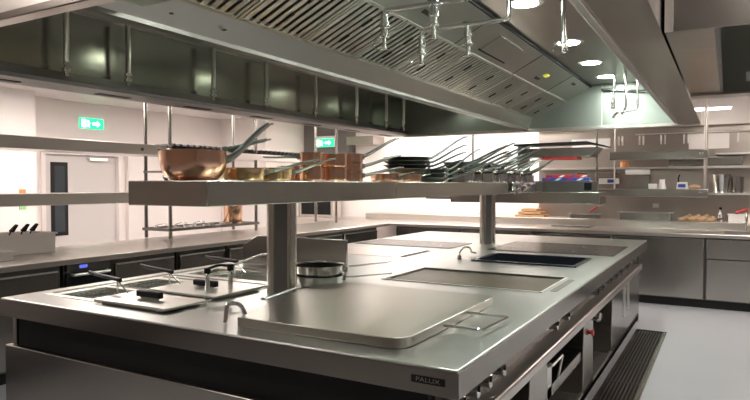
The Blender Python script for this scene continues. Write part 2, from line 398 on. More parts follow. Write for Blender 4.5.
for k, y in enumerate((2.31, 2.75, 3.53, 4.16, 4.89, 5.65, 6.31, 6.75)):
    t = thing('hanging_rod', 'thin vertical rod with a nozzle tip against the dark left wall of the hood', 'pipe', (-3.455, y, 2.14), 'hanging rods along the left hood wall')
    obj('rod', tube(bm_(), [(-3.455, y, HT-.002), (-3.45, y, 2.36), (-3.455, y, 2.21)], .017, 10), 'steel_light', t)
    obj('nozzle', lathe(bm_(), [(0, .085), (.024, .085), (.024, .065), (.014, .062), (.014, .05), (.026, .048), (.026, .03), (.012, .026), (.012, 0), (0, 0)], 12, (-3.455, y, 2.14)), 'steel_polished', t)

# ---- second hood at right
g = thing('extraction_hood', 'smaller stainless hood at the upper right, cut by the frame edge', 'extractor hood', (.5, 3.8, HZ))
GX0, GX1, GY0, GY1 = -.225, 1.5, 2.76, 4.87
obj('near_face', box(bm_(), GX0, GX1, GY0-.02, GY0, HZ, CEIL-.001), 'steel_side', g)
obj('corner_trim', box(bm_(), GX0, GX0+.03, GY0-.035, GY0-.02, HZ, CEIL-.001), 'steel_light', g)
obj('left_rim', box(bm_(), GX0, -.05, GY0, GY1-.13, HZ+.002, CEIL-.001), 'steel_brown', g)
obj('inner_lip', box(bm_(), -.05, -.03, GY0, GY1-.13, HZ+.002, HZ+.2), 'steel_dark', g)
obj('far_face', box(bm_(), GX0, GX1, GY1-.13, GY1, HZ, CEIL-.001), 'steel_hood_end', g)
obj('far_rim', box(bm_(), GX0, GX1, GY1-.15, GY1+.01, HZ-.012, HZ), 'steel_warm', g)
obj('rating_label', box(bm_(), .10, .17, GY1-.134, GY1-.13, 2.17, 2.23), 'paper', g)
obj('hood_roof', box(bm_(), -.05, GX1, GY0, GY1-.13, HT, HT+.02), 'steel_hood', g)
obj('right_rim', box(bm_(), GX1-.2, GX1, GY0, GY1-.13, HZ, HT), 'steel_brown', g)

# ---------------------------------------------------------------- cooking island
IX0, IX1, IY0, IY1 = -3.29, -.73, 1.81, 7.10
isl = thing('cooking_island', 'long stainless cooking island with thick worktop under the hood', 'cooking island', (-2, 4.4, 0))
FRY = (-3.19, -2.27, 1.98, 3.36); TRAY = (-1.70, -.93, 4.49, 5.05); GRD = (-1.86, -.87, 3.35, 3.96)
bm = bm_(); slab(bm, [IX0, IX1], [IY0, IY1], .812, .90, [FRY, TRAY, GRD, (-3.19, -2.27, 4.42, 4.98)])
obj('countertop', bm, 'steel_top', isl, bevel=.007, seg=3)
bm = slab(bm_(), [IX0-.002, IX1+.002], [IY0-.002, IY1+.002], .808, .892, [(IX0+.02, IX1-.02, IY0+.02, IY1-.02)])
obj('fascia', bm, 'steel_fascia_shaded', isl)  # thin shell round the worktop edge, carries the shaded tone
bm = bm_(); box(bm, -3.27, -.80, 1.82, 1.86, .08, .655); box(bm, -3.27, -3.24, 1.86, 6.95, .08, .80)
obj('front_panel', bm, 'steel_side', isl, bevel=.006)
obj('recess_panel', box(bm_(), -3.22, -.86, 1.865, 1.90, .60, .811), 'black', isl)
obj('plinth', box(bm_(), -3.2, -.86, 1.93, 6.9, 0, .10), 'black', isl)
bm = bm_(); box(bm, -.93, -.76, 1.82, 6.98, .60, .66)
obj('front_rail', bm, 'steel_warm', isl, bevel=.014, seg=3)
cp = obj('control_panel', box(bm_(), -.90, -.85, 1.90, 6.96, .66, .811), 'steel_dark', isl)
bm = bm_(); box(bm, -1.42, -1.40, 1.9, 6.9, .10, .60)
obj('back_panel', bm, 'steel_side', isl)
bm = bm_(); box(bm, -1.40, -.79, 1.87, 6.93, .09, .13); box(bm, -.81, -.79, 1.87, 6.93, .09, .15)
obj('bottom_shelf', bm, 'steel_light', isl)
for a, b in ((1.87, 2.38), (2.84, 3.17), (4.09, 4.42), (5.22, 6.95)):
    obj('bay_divider', box(bm_(), -1.40, -.79, a, b, .13, .60), 'steel_side', isl, bevel=.004)
fp2 = obj('end_panel', box(bm_(), -3.2, -.79, 6.95, 6.97, .05, .811), 'steel_side', isl)
# knobs
kp = None
for y in (1.98, 2.12, 2.25, 2.42, 3.33, 3.60, 4.52, 4.72, 5.09, 5.36, 5.63, 6.01, 6.35, 6.65):
    if kp is None:
        bm = bm_(); tube(bm, [(-.85, y, .735), (-.83, y, .735)], .032, 18); tube(bm, [(-.83, y, .735), (-.775, y, .735)], .024, 18, r_end=.022)
        kp = obj('knob', bm, 'steel_polished', isl)
        bm = box(bm_(), -.775, -.770, y-.003, y+.003, .735, .757); obj('knob_pointer', bm, 'black', kp)
        ky = y
    else:
        k = dup(kp, parent=isl); k.location = kp.location+Vector((0, y-ky, 0))
# maker's plate: dark with light letters
pl = obj('name_plate', box(bm_(), -.895, -.775, 1.806, 1.8079, .842, .866), 'black', isl)
def text(parent, s, size, loc, rot, mat, name='lettering', ext=.0006, shear=0, sx=1):
    cu = bpy.data.curves.new(name, 'FONT'); cu.body = s; cu.size = size; cu.extrude = ext; cu.align_x = 'CENTER'; cu.align_y = 'CENTER'; cu.shear = shear
    o = bpy.data.objects.new(name, cu); C.objects.link(o); cu.materials.append(MAT[mat])
    off = Vector((0,0,0)); q = parent
    while q is not None: off += q.location; q = q.parent
    o.parent = parent; o.location = Vector(loc)-off; o.rotation_euler = rot; o.scale = (sx, 1, 1)
    me = bpy.data.meshes.new_from_object(o); m2 = bpy.data.objects.new(name, me); C.objects.link(m2)
    m2.parent = parent; m2.location = o.location; m2.rotation_euler = rot; m2.scale = o.scale
    bpy.data.objects.remove(o); return m2
text(pl, 'PALUX', .021, (-.835, 1.8055, .854), (PI/2, 0, 0), 'steel_side', ext=.0008, sx=1.35)
# label plates on the far cabinet front
for y, z0 in ((5.9, .30), (6.15, .32)): obj('label_plate', box(bm_(), -.79, -.786, y-.06, y+.06, z0, z0+.26), 'steel_light', isl)
# pull-out tray in the middle bay, chrome handle and red knob
dr = obj('drawer', slab(bm_(), [-1.35, -.80], [3.20, 4.05], .36, .42, [(-1.33, -.82, 3.22, 4.03)]), 'steel_side', isl)
obj('drawer_floor', box(bm_(), -1.34, -.81, 3.21, 4.04, .352, .36), 'steel_side', dr)
obj('drawer_handle', tube(bm_(), bent([(-.80, 3.22, .54), (-.775, 3.22, .55), (-.775, 3.44, .55), (-.80, 3.44, .42)], .01), .007, 8), 'steel_light', dr)
obj('drawer_front', box(bm_(), -.81, -.80, 3.20, 3.30, .36, .54), 'steel_light', dr)
obj('emergency_button', lathe(bm_(), [(0, .03), (.02, .028), (.024, .018), (.014, .012), (.014, 0), (0, 0)], 16), 'plastic_red', isl, local=True)
o = bpy.data.objects['emergency_button']; o.location = Vector((-.79, 4.28, .50))-isl.location; o.rotation_euler = (0, PI/2, 0)
vv = obj('drain_valve', tube(bm_(), [(-.95, 4.75, .50), (-.79, 4.66, .53)], .028, 14), 'steel_polished', isl)
obj('valve_lever', tube(bm_(), bent([(-.82, 4.64, .54), (-.78, 4.60, .57), (-.765, 4.46, .545)], .02), .016, 10, .6), 'steel_light', vv)
# fryer zone
def basin(name, x0, x1, y0, y1, z0, z1, mat, parent, t=.012, rim=.02):
    bm = bm_(); slab(bm, [x0, x1], [y0, y1], z0, z1, [(x0+t, x1-t, y0+t, y1-t)]); box(bm, x0, x1, y0, y1, z0-.006, z0)
    o = obj(name, bm, mat, parent); 
    return o
fz = obj('fryer_surround', slab(bm_(), [FRY[0], FRY[1]], [FRY[2], FRY[3]], .880, .903, [(-3.10, -2.34, 2.02, 2.30), (-3.10, -2.34, 2.36, 2.66), (-3.10, -2.34, 2.90, 3.20)]), 'steel_light', isl, bevel=.004)
for a, b in ((2.02, 2.30), (2.36, 2.66), (2.90, 3.20)):
    basin('fryer_tank', -3.12, -2.32, a-.02, b+.02, .78, .879, 'steel_light', fz)
for x in (-3.155, -2.30):
    obj('channel', box(bm_(), x-.012, x+.012, 2.02, 3.30, .9031, .908), 'steel_side', fz)
for y in (2.335, 2.72, 2.80, 3.26): obj('channel', box(bm_(), -3.1, -2.34, y-.008, y+.008, .9031, .907), 'steel_side', fz)
# plate cooker cover (left), hobs, griddle
hb = obj('solid_top_plate', box(bm_(), -3.185, -2.275, 4.425, 4.975, .88, .902), 'steel_warm', isl)
obj('plate_slot', box(bm_(), -2.31, -2.28, 4.46, 4.96, .9021, .906), 'black', hb)
def hob(name, x0, x1, y0, y1, n):
    o = obj(name, rplate(bm_(), x0, x1, y0, y1, .9005, .905, .012), 'hob_glass', isl, bevel=.0015)
    for k in range(n):
        cx = x0+(k+.5)*(x1-x0)/n
        for cy in ((y0*3+y1)/4, (y0+y1*3)/4):
            obj('cooking_zone', lathe(bm_(), [(.095, .0052), (.100, .0056), (.105, .0052)], 36, (cx, cy, .9)), 'steel_dark', o)
hob('induction_hob', -1.88, -.80, 5.33, 6.22, 2); hob('induction_hob', -3.24, -2.2, 5.24, 5.82, 2)
gp_ = obj('griddle_plate', box(bm_(), GRD[0]+.015, GRD[1]-.015, GRD[2]+.015, GRD[3]-.015, .87, .893), 'griddle', isl)
bm = slab(bm_(), [GRD[0]-.006, GRD[1]+.006], [GRD[2]-.006, GRD[3]+.006], .9005, .905, [(GRD[0]+.008, GRD[1]-.008, GRD[2]+.008, GRD[3]-.008)])
obj('griddle_rim', bm, 'steel_light', gp_)
obj('grease_slot', rplate(bm_(), -.845, -.805, 3.42, 3.90, .9003, .902, .018), 'steel_dark', gp_)
# vertical splash screen behind the fryers
obj('splash_screen', prism(bm_(), [(-3.14, .90), (-2.225, .90), (-2.225, 1.115), (-3.0, 1.115), (-3.14, 1.03)], 'y', 3.50, 3.525), 'steel_side', isl, bevel=.003)

# ---- griddle cover, big plate with rounded corners, near right
cv = thing('worktop_cover', 'large rounded steel cover plate lying on the near end of the island', 'cover', (-1.45, 2.45, .9))
def round_poly(P, rs):
    out = []
    for i, p in enumerate(P):
        a, b, c = Vector(P[i-1]), Vector(p), Vector(P[(i+1) % len(P)])
        out += [tuple(v) for v in arc(b+(a-b).normalized()*rs[i], b, b+(c-b).normalized()*rs[i], 7)]
    return out
obj('cover_plate', prism(bm_(), round_poly([(-1.765, 1.925), (-.985, 1.935), (-.985, 2.93), (-1.86, 2.93), (-1.96, 2.74)], [.02, .09, .07, .04, .04]), 'z', .9005, .94), 'steel_cover', cv, bevel=.004, seg=3)
obj('handle', tube(bm_(), bent([(-.99, 2.27, .925), (-.82, 2.27, .925), (-.80, 2.55, .925), (-.99, 2.55, .925)], .02), .006, 10), 'steel_polished', cv)
obj('handle', tube(bm_(), bent([(-1.765, 1.99, .925), (-1.79, 1.98, .985), (-1.84, 1.95, .985), (-1.84, 1.94, .905)], .025), .009, 10), 'steel_polished', cv)

# ---- baking tray sunk in the island
tr = thing('baking_tray', 'black enamelled roasting tray set into the far half of the island', 'tray', (-1.31, 4.77, .9))
bm = slab(bm_(), [TRAY[0]-.01, TRAY[1]+.01], [TRAY[2]-.01, TRAY[3]+.01], .9005, .912, [(TRAY[0]+.02, TRAY[1]-.02, TRAY[2]+.02, TRAY[3]-.02)])
obj('rim', bm, 'black_enamel', tr, bevel=.003)
bm = slab(bm_(), [TRAY[0]+.012, TRAY[1]-.012], [TRAY[2]+.012, TRAY[3]-.012], .85, .901, [(TRAY[0]+.02, TRAY[1]-.02, TRAY[2]+.02, TRAY[3]-.02)]); box(bm, TRAY[0]+.012, TRAY[1]-.012, TRAY[2]+.012, TRAY[3]-.012, .844, .85)
obj('pan', bm, 'black_enamel', tr)
tp = thing('water_spout', 'small curved swivel spout at the left corner of the black tray', 'tap', (-1.83, 4.62, .9))
obj('pipe', tube(bm_(), [(-1.83, 4.55, .905)]+[(-1.83+.0*k, 4.55+.26*(1-math.cos(k*PI/8))/2, .93+.055*math.sin(k*PI/8)) for k in range(9)]+[(-1.80, 4.84, .92)], .008, 10), 'steel_side', tp)
obj('base', lathe(bm_(), [(0, .03), (.014, .03), (.018, .0), (0, 0)], 14, (-1.83, 4.55, .9005)), 'steel_side', tp)

# ---- fryer lids, baskets
def lid(x0, x1, y0, y1, label, tilt=0):
    t = thing('fryer_cover', label, 'lid', ((x0+x1)/2, (y0+y1)/2, .9035), 'fryer lids')
    obj('lid_plate', rplate(bm_(), x0, x1, y0, y1, .909, .922, .02), 'steel_light', t, bevel=.003)
    cx, cy = (x0+x1)/2, (y0+y1)/2
    g = obj('handle', box(bm_(), cx-.085, cx+.085, cy-.014, cy+.014, .930, .962), 'plastic_black', t, bevel=.006)
    obj('handle_foot', box(bm_(), cx-.06, cx+.06, cy-.006, cy+.006, .9215, .931), 'steel_side', g)
lid(-2.74, -2.22, 1.955, 2.22, 'steel fryer lid with black grip, nearest the island front edge')
lid(-2.74, -2.25, 2.30, 2.66, 'steel fryer lid with black grip, second from the island front edge')
def basket(x, y0, y1, label):
    t = thing('fryer_basket', label, 'fryer basket', (x, (y0+y1)/2, .80), 'fryer baskets')
    x0, x1 = -3.08, -2.86
    bm = bm_()
    for k in range(8):
        z = .80+.014*k
        tube(bm, [(x0, y0, z), (x1, y0, z), (x1, y1, z), (x0, y1, z), (x0, y0, z)], .002, 5)
    for k in range(9):
        xx = x0+(x1-x0)*k/8; tube(bm, [(xx, y0, .90), (xx, y0, .80), (xx, y1, .80), (xx, y1, .90)], .0016, 5)
        yy = y0+(y1-y0)*k/8; tube(bm, [(x0, yy, .90), (x0, yy, .80), (x1, yy, .80), (x1, yy, .90)], .0016, 5)
    obj('wire_basket', bm, 'steel_polished', t)
    ym = (y0+y1)/2
    obj('handle_stem', tube(bm_(), bent([(-2.86, ym+.03, .895), (-2.80, ym, .91), (-2.79, ym-.02, .93), (-2.79, ym-.02, .988)], .01), .005, 8), 'steel_polished', t)
    obj('handle_brace', tube(bm_(), [(-2.79, ym-.02, .985), (-2.74, ym-.03, .96), (-2.68, ym-.04, .9275)], .0035, 8), 'steel_polished', t)
    obj('handle_grip', tube(bm_(), [(-2.76, ym-.025, .988), (-2.80, ym-.02, .99), (-3.05, ym+.03, .994), (-3.11, ym+.045, .998)], .0105, 10, 1.1, .008), 'plastic_black', t)
basket(-2.95, 2.04, 2.28, 'fryer basket whose long black grip is nearest the left worktop corner')
basket(-2.95, 2.38, 2.64, 'middle fryer basket with raised black grip')
basket(-2.95, 2.92, 3.18, 'far fryer basket with black grip, before the splash screen')
sp = thing('lift_handle', 'arched steel lifting frame with black knobs between lids and post', 'handle', (-2.4, 2.42, .9))
obj('frame', tube(bm_(), bent([(-2.40, 2.40, .9228), (-2.40, 2.40, 1.01), (-2.33, 2.50, 1.02), (-2.33, 2.50, .9228)], .02), .014, 10, .7), 'steel_polished', sp)
obj('knob', tube(bm_(), [(-2.40, 2.40, 1.018), (-2.40, 2.40, 1.045)], .018, 12), 'plastic_black', sp)
obj('knob', tube(bm_(), [(-2.33, 2.50, 1.025), (-2.33, 2.50, 1.06)], .018, 12), 'plastic_black', sp)
obj('grip', tube(bm_(), bent([(-2.40, 2.40, 1.04), (-2.37, 2.45, 1.058), (-2.33, 2.50, 1.052)], .02), .007, 8), 'plastic_black', sp)
obj('arm', tube(bm_(), [(-2.33, 2.52, 1.05), (-2.30, 2.72, 1.09), (-2.22, 2.86, 1.085)], .012, 8, .5), 'steel_polished', sp)

# ---------------------------------------------------------------- shelf over the island, on twin posts
SX0, SX1, SY0, SY1, SZ0, SZ1 = -2.27, -1.80, 1.80, 7.02, 1.40, 1.507
os_ = thing('gantry_shelf', 'long steel gantry shelf on round posts crowded with copper and steel pans', 'shelf', (-2.03, 4.4, .9))
bm = bm_(); box(bm, SX0, SX1, SY0, 3.42, SZ0, SZ1); box(bm, SX0, SX1, 3.424, SY1, SZ0, SZ1)
obj('shelf_board', bm, 'steel_gantry', os_, bevel=.004)
for y in (2.63, 5.83):
    q = -.035 if y < 4 else 0
    p = obj('post', tube(bm_(), [(-2.085+q, y-.02, .9005), (-2.085+q, y-.02, SZ0)], .038, 20), 'steel_post', os_)
    tube_bm = tube(bm_(), [(-2.02+q, y+.035, .9005), (-2.02+q, y+.035, SZ0)], .038, 20)
    obj('post', tube_bm, 'steel_post', os_)
    bm = bm_(); prism(bm, [(-2.12+q, y-.03), (-2.05+q, y-.055), (-1.985+q, y+.03), (-2.05+q, y+.06)], 'z', .9005, SZ0)
    obj('post_web', bm, 'steel_dark', os_)
sc = thing('scraper', 'narrow shiny steel scraper lying on the cover beside the near post', 'scraper', (-1.92, 2.4, .941))
obj('blade', tube(bm_(), [(-1.885, 2.24, .952), (-1.925, 2.50, .955)], .015, 8, .5), 'steel_polished', sc)
obj('handle', tube(bm_(), [(-1.925, 2.50, .955), (-1.94, 2.60, .953)], .008, 8), 'steel_polished', sc)
# cross shelf at the far end of the gantry
cs = thing('gantry_shelf', 'crosswise steel shelf at the far end of the island gantry', 'shelf', (-2.0, 7.15, 1.3))
bm = bm_(); box(bm, -2.95, -1.20, 7.03, 7.42, 1.275, 1.405)
obj('shelf_board', bm, 'steel_side', cs, bevel=.004)
bm = bm_(); box(bm, -3.28, -2.96, 7.03, 7.30, 1.31, 1.40); obj('end_board', bm, 'steel_side', cs)
for x in (-2.8, -1.3): obj('support_rod', tube(bm_(), [(x, 7.40, 1.40), (x, 7.40, CEIL)], .012, 10), 'steel_side', cs)
sa = thing('salamander_grill', 'grey counter grill with black lid and red strip on the far cross shelf', 'grill', (-1.6, 7.2, 1.405))
obj('base', box(bm_(), -1.93, -1.28, 7.05, 7.36, 1.4055, 1.53), 'steel_dark', sa, bevel=.004)
obj('display', box(bm_(), -1.37, -1.29, 7.045, 7.05, 1.43, 1.51), 'black_gloss', sa)
bm = bm_(); box(bm, -2.12, -2.06, 7.05, 7.36, 1.4055, 1.95); obj('column', bm, 'steel_side', sa)
obj('hood', prism(bm_(), [(-2.06, 1.80), (-1.30, 1.80), (-1.22, 1.90), (-2.06, 1.90)], 'y', 7.05, 7.36), 'steel_side', sa, bevel=.004)
obj('lid', prism(bm_(), [(-2.15, 1.935), (-1.35, 1.945), (-1.15, 1.90), (-1.14, 1.91), (-1.34, 1.965), (-2.15, 1.955)], 'y', 7.0, 7.38), 'black', sa)
obj('heating_element', box(bm_(), -1.85, -1.45, 7.06, 7.34, 1.775, 1.799), 'plastic_red', sa)
for i, (x0, x1, z, m1) in enumerate(((-1.84, -1.32, 1.5305, 'plastic_blue'), (-1.80, -1.36, 1.5655, 'plastic_red'))):
    t = thing('foil_box', ['blue and red striped wrap box lying on the grill base', 'red and blue wrap box topmost on the grill base'][i], 'box', ((x0+x1)/2, 7.2, z), 'wrap boxes on the grill')
    obj('carton', box(bm_(), x0, x1, 7.08, 7.16, z, z+.034), m1, t, bevel=.003)
    for k in range(4): obj('stripe', prism(bm_(), [(x0+.02+.12*k, z+.006), (x0+.06+.12*k, z+.006), (x0+.10+.12*k, z+.028), (x0+.06+.12*k, z+.028)], 'y', 7.078, 7.08), 'paper' if k % 2 else ('plastic_red' if i == 0 else 'plastic_blue'), t)
# crumpled foil hanging on the shelf side
bm = bm_(); r5 = random.Random(5)
G = [[bm.verts.new((SX1+.006+.028*r5.random(), 5.75+.075*i, 1.505-.020*j+.01*r5.random()-(.02 if j > 3 else 0)*r5.random())) for j in range(6)] for i in range(13)]
for i in range(12):
    for j in range(5): bm.faces.new([G[i][j], G[i+1][j], G[i+1][j+1], G[i][j+1]])
o = tag(obj('foil_sheet', bm, 'steel_polished'), 'crumpled shiny foil hanging on the side of the gantry shelf', 'foil')
m = o.modifiers.new('thick', 'SOLIDIFY'); m.thickness = .001

# ---------------------------------------------------------------- pans
def make_pan(r, rb, hgt, mat, label, cat='pan', hlen=.2, rise=.1, hmat='cast_handle', wall=.004, group='pans on the gantry shelf', name='saucepan', curve=0, hz=None, hr=.010):
    t = thing(name, label, cat, (0,0,0), group)
    prof = [(0, 0), (rb*.92, 0), (rb, .004)]
    for k in range(1, 7):
        q = k/6; rr = rb+(r-rb)*(q if not curve else 1-(1-q)**3.2); prof.append((rr, .004+(hgt-.004)*q))
    prof.append((r+.004, hgt)); prof.append((r+.004, hgt+.003)); prof.append((r-wall, hgt+.001))
    for k in range(5, 0, -1):
        q = k/6; rr = rb+(r-rb)*(q if not curve else 1-(1-q)**3.2); prof.append((rr-wall, .004+(hgt-.004)*q+.002))
    prof += [(rb*.9, .008), (0, .008)]
    obj('pan_body', lathe(bm_(), prof, 36), mat, t, smooth=True, local=True)
    z0 = hz if hz is not None else hgt*.72
    if hlen:
        pts = [(r-.008+0*k, 0, z0) for k in (0,)]+[(r+hlen*q, 0, z0+rise*(.6*q+.4*q*q*(3-2*q))) for q in (.12, .28, .45, .62, .8, .93)]+[(r+hlen, 0, z0+rise*1.0+.002)]
        hd = obj('handle', tube(bm_(), pts, hr*1.25, 10, .62, hr*.75), hmat, t, local=True)
        bm = bm_(); tube(bm, [(r+hlen, 0, z0+rise), (r+hlen+.02, 0, z0+rise+.004)], .009, 10, .5); obj('hanging_eye', bm, hmat, hd, local=True)
        bm = bm_(); x = r-.002+(rb-r)*(1-z0/hgt)*.9
        box(bm, x-.004, x+.012, -.028, .028, z0-.014, z0+.014); obj('rivet_plate', bm, hmat, hd, local=True)
    return t
def put(t, x, y, z, az): t.location = (x, y, z+.0008); t.rotation_euler = (0, 0, math.radians(az)); return t
Z = SZ1
put(make_pan(.145, .105, .125, 'copper', 'large copper conical pan nearest the shelf end with handle reaching up right', hlen=.185, rise=.165, curve=1, hr=.023), -2.04, 1.96, Z, 47)
put(make_pan(.122, .08, .092, 'copper', 'copper pan nested in the largest copper pan at the shelf end', hlen=.20, rise=.05, curve=1, hr=.017, hz=.10), -2.04, 1.97, Z+.038, 55)
put(make_pan(.108, .10, .058, 'brass', 'shallow golden pan second from the near shelf end', hlen=.24, rise=.06, hr=.013), -2.02, 2.26, Z, 45)
put(make_pan(.11, .10, .065, 'brass', 'golden shallow pan between the round dish and copper pots', hlen=.2, rise=.07, hr=.012), -2.06, 2.53, Z, 40)
put(make_pan(.07, .07, .085, 'copper', 'small copper pot behind the golden pans', hlen=.12, rise=-.01), -2.19, 2.84, Z, 150)
put(make_pan(.062, .062, .075, 'copper', 'slim copper pot, lower of the slender stack', hlen=.14, rise=.0), -1.98, 2.76, Z, 200)
put(make_pan(.062, .062, .075, 'copper', 'slim copper pot, upper of the slender stack', hlen=.2, rise=.0), -1.98, 2.76, Z+.079, 195)
for k in range(2):
    put(make_pan(.083, .083, .074, 'copper', ['copper saucepan at the bottom of the tall near stack', 'copper saucepan on top of the tall near stack'][k], hlen=.16, rise=.01), -1.97, 2.96, Z+.078*k, 205+14*k)
for k in range(3):
    put(make_pan(.09, .09, .052, 'copper', ['copper saucepan at the bottom of the tall far stack', 'copper saucepan in the middle of the tall far stack', 'copper saucepan topping the tall far stack'][k], hlen=.26, rise=[.05, .07, .12][k], hmat='iron', hr=.015), -2.0, 3.17, Z+.056*k, 52+5*k)
put(make_pan(.115, .11, .05, 'copper', 'shallow copper pan in front of the dark frying pans', hlen=.10, rise=.02), -1.96, 3.60, Z, -15)
put(make_pan(.115, .11, .05, 'copper', 'shallow copper pan touching the steel ladles', hlen=.10, rise=.02), -1.95, 3.85, Z, 70)
for k in range(4):
    put(make_pan(.17, .12, .035, 'iron' if k == 1 else 'cast_handle', ['dark iron frying pan, lowest of the dark stack', 'dark iron frying pan, second of the dark stack', 'dark iron frying pan, third of the dark stack', 'dark iron frying pan on top of the dark stack'][k], hlen=[.22, .24, .26, .30][k], rise=[.07, .10, .13, .17][k], hmat='iron', name='frying_pan', hr=.012), -2.03, 4.02, Z+.058+.028*k, 16+11*k)
for k in range(3):
    put(make_pan(.15, .11, .035, 'cast_handle', ['grey iron pan leaning low behind the copper dishes', 'grey iron pan on a second low dark stack', 'topmost grey iron pan of the second low stack'][k], hlen=.26, rise=[.08, .12, .17][k], hmat='cast_handle', name='frying_pan', hr=.012), -2.05, 4.45, Z+.034*k, 20+9*k)
n = 0
where = ['just past the black frying pans', 'second past the black frying pans', 'third past the black frying pans', 'midway along the steel pots', 'fifth of the steel pots', 'sixth of the steel pots', 'near the far post top', 'above the hanging foil', 'second last on the gantry', 'last at the far shelf end']
for k in range(10):
    y = 4.78+.228*k; r = .085 if k % 3 else .10; hh = .07+.012*(k % 2)
    put(make_pan(r, r, hh, 'steel_polished' if k % 2 else 'steel_side', 'small steel saucepan '+where[k], hlen=.0), -1.97, y, Z, 60)
    put(make_pan(r+.006, r-.02, .045, 'iron' if k % 4 == 1 else 'steel_side', 'shallow pan resting on the steel saucepan '+where[k], hlen=.32-.012*k, rise=.14-.02*(k % 3), hmat='iron' if k % 3 == 0 else 'cast_handle', name='frying_pan', hr=.016), -1.97, y, Z+hh+.005, 16+9*(k % 4))
    if k < 6: put(make_pan(r-.005, r-.03, .04, 'steel_polished' if k % 2 else 'iron', 'topmost small pan above the steel saucepan '+where[k], hlen=.34, rise=.15+.02*(k % 2), hmat='cast_handle' if k % 2 else 'iron', name='frying_pan', hr=.015), -1.97, y, Z+hh+.054, 30-8*(k % 3))
# frying pans standing on the worktop behind the post
for k in range(2):
    t = make_pan(.152, .14, .056, 'steel_side', ['steel frying pan on the worktop behind the near post', 'steel frying pan with dark inside stacked on another behind the post'][k], hlen=.26, rise=[.02, .02][k], hmat='steel_polished', group='pans on the worktop', name='frying_pan', hr=.008)
    obj('coating', lathe(bm_(), [(0, .0085), (.138, .0085), (.146, .050), (.144, .050), (.136, .0105), (0, .0105)], 32), 'black', t, local=True)
    put(t, -2.09, 2.99, .9+.060*k, 30+8*k)

# ---------------------------------------------------------------- L-shaped counter
LX = -4.50; BY = 8.30
bm = prism(bm_(), [(LX, -1.0), (LX, BY), (3.2, BY), (3.2, 9.12), (-5.55, 9.12), (-5.55, -1.0)], 'z', .855, .90)
tag(obj('worktop', bm, 'steel_warm', bevel=.006), 'continuous L-shaped steel worktop along the left side and back', 'worktop')
bm = bm_(); box(bm, -5.4, 3.2, 9.121, 9.60, .0, 1.0)
tag(obj('back_ledge', bm, 'steel_warm', bevel=.005), 'raised steel ledge along the back of the far worktop', 'ledge')
bm = bm_(); box(bm, -6.9, -5.4, 9.121, 9.60, .0, .9)
tag(obj('side_table', bm, 'steel_warm', bevel=.005), 'steel table under the black screen in the far left corner', 'table')
tag(obj('plinth', box(bm_(), -5.50, -4.66, -.9, BY+.6, 0, .10), 'black'), 'black recessed plinth under the left counter', 'plinth')
tag(obj('plinth', box(bm_(), -4.65, 3.1, BY+.1, 9.1, 0, .10), 'black'), 'black recessed plinth under the back counter', 'plinth')
# left units (fronts face +x)
def unit_left(y0, y1, label, kind):
    t = thing('cabinet', label, 'cabinet', (-5.0, (y0+y1)/2, .1), 'cabinets under the left counter')
    obj('cabinet_body', box(bm_(), -5.45, -4.60, y0+.002, y1-.002, .1005, .854), 'steel_dark', t)
    if kind == 'oven':
        obj('control_panel', box(bm_(), -4.60, -4.565, y0+.015, y1-.015, .79, .85), 'steel_dark', t)
        obj('display', box(bm_(), -4.565, -4.562, (y0+y1)/2-.09, (y0+y1)/2-.02, .81, .835), 'display_blue', t)
        obj('door', box(bm_(), -4.60, -4.565, y0+.015, y1-.015, .12, .775), 'black_gloss', t, bevel=.004)
        obj('door_handle', tube(bm_(), bent([(-4.565, y0+.05, .765), (-4.52, y0+.05, .765), (-4.52, y1-.05, .765), (-4.565, y1-.05, .765)], .02), .013, 10), 'steel_light', t)
    else:
        dd = obj('door', box(bm_(), -4.60, -4.56, y0+.02, y1-.05, .12, .805), 'steel_side', t, bevel=.004)
        obj('door_handle', box(bm_(), -4.565, -4.545, y0+.02, y1-.05, .80, .812), 'steel_light', dd)
L_ = [(1.2, 2.1, 'door', 'steel cabinet under the left counter, second left of the oven'), (2.12, 3.0, 'door', 'steel cabinet under the left counter just left of the oven'),
      (3.02, 3.45, 'oven', 'narrow oven with blue display and bar handle under the left counter'), (3.47, 4.17, 'door', 'steel cabinet just right of the oven'),
      (4.19, 4.85, 'door', 'steel cabinet second right of the oven, seen above the fryers'), (4.87, 5.55, 'door', 'steel cabinet third right of the oven beside the splash screen'),
      (5.57, 6.3, 'door', 'steel cabinet behind the near gantry post'), (6.32, 7.1, 'door', 'steel cabinet under the worktop near the far left corner'), (7.12, 8.1, 'door', 'steel cabinet right in the far left corner')]
for a, b, k, lab in L_: unit_left(a, b, lab, k)
def unit_back(x0, x1, label, split=None):
    t = thing('cabinet', label, 'cabinet', ((x0+x1)/2, 8.7, .1), 'cabinets under the back counter')
    obj('cabinet_body', box(bm_(), x0+.002, x1-.002, BY+.07, 9.1, .1005, .854), 'steel_dark', t)
    if split is None:
        obj('door', box(bm_(), x0+.015, x1-.015, BY+.03, BY+.068, .115, .835), 'steel_side', t, bevel=.004)
    else:
        obj('drawer', box(bm_(), x0+.015, x1-.015, BY+.03, BY+.068, split+.008, .835), 'steel_side', t, bevel=.004)
        obj('drawer', box(bm_(), x0+.015, x1-.015, BY+.03, BY+.068, .115, split-.008), 'steel_side', t, bevel=.004)
unit_back(-.215, .75, 'steel drawer unit under the back counter at the right frame edge', .60)
unit_back(-1.25, -.22, 'steel fridge cabinet with one tall door at the back, beside the island end')
unit_back(-2.3, -1.255, 'steel cabinet under the back counter behind the island end')
unit_back(-3.35, -2.305, 'steel cabinet at the back left of the far post')
unit_back(-4.4, -3.355, 'steel cabinet at the back next to the inner corner')

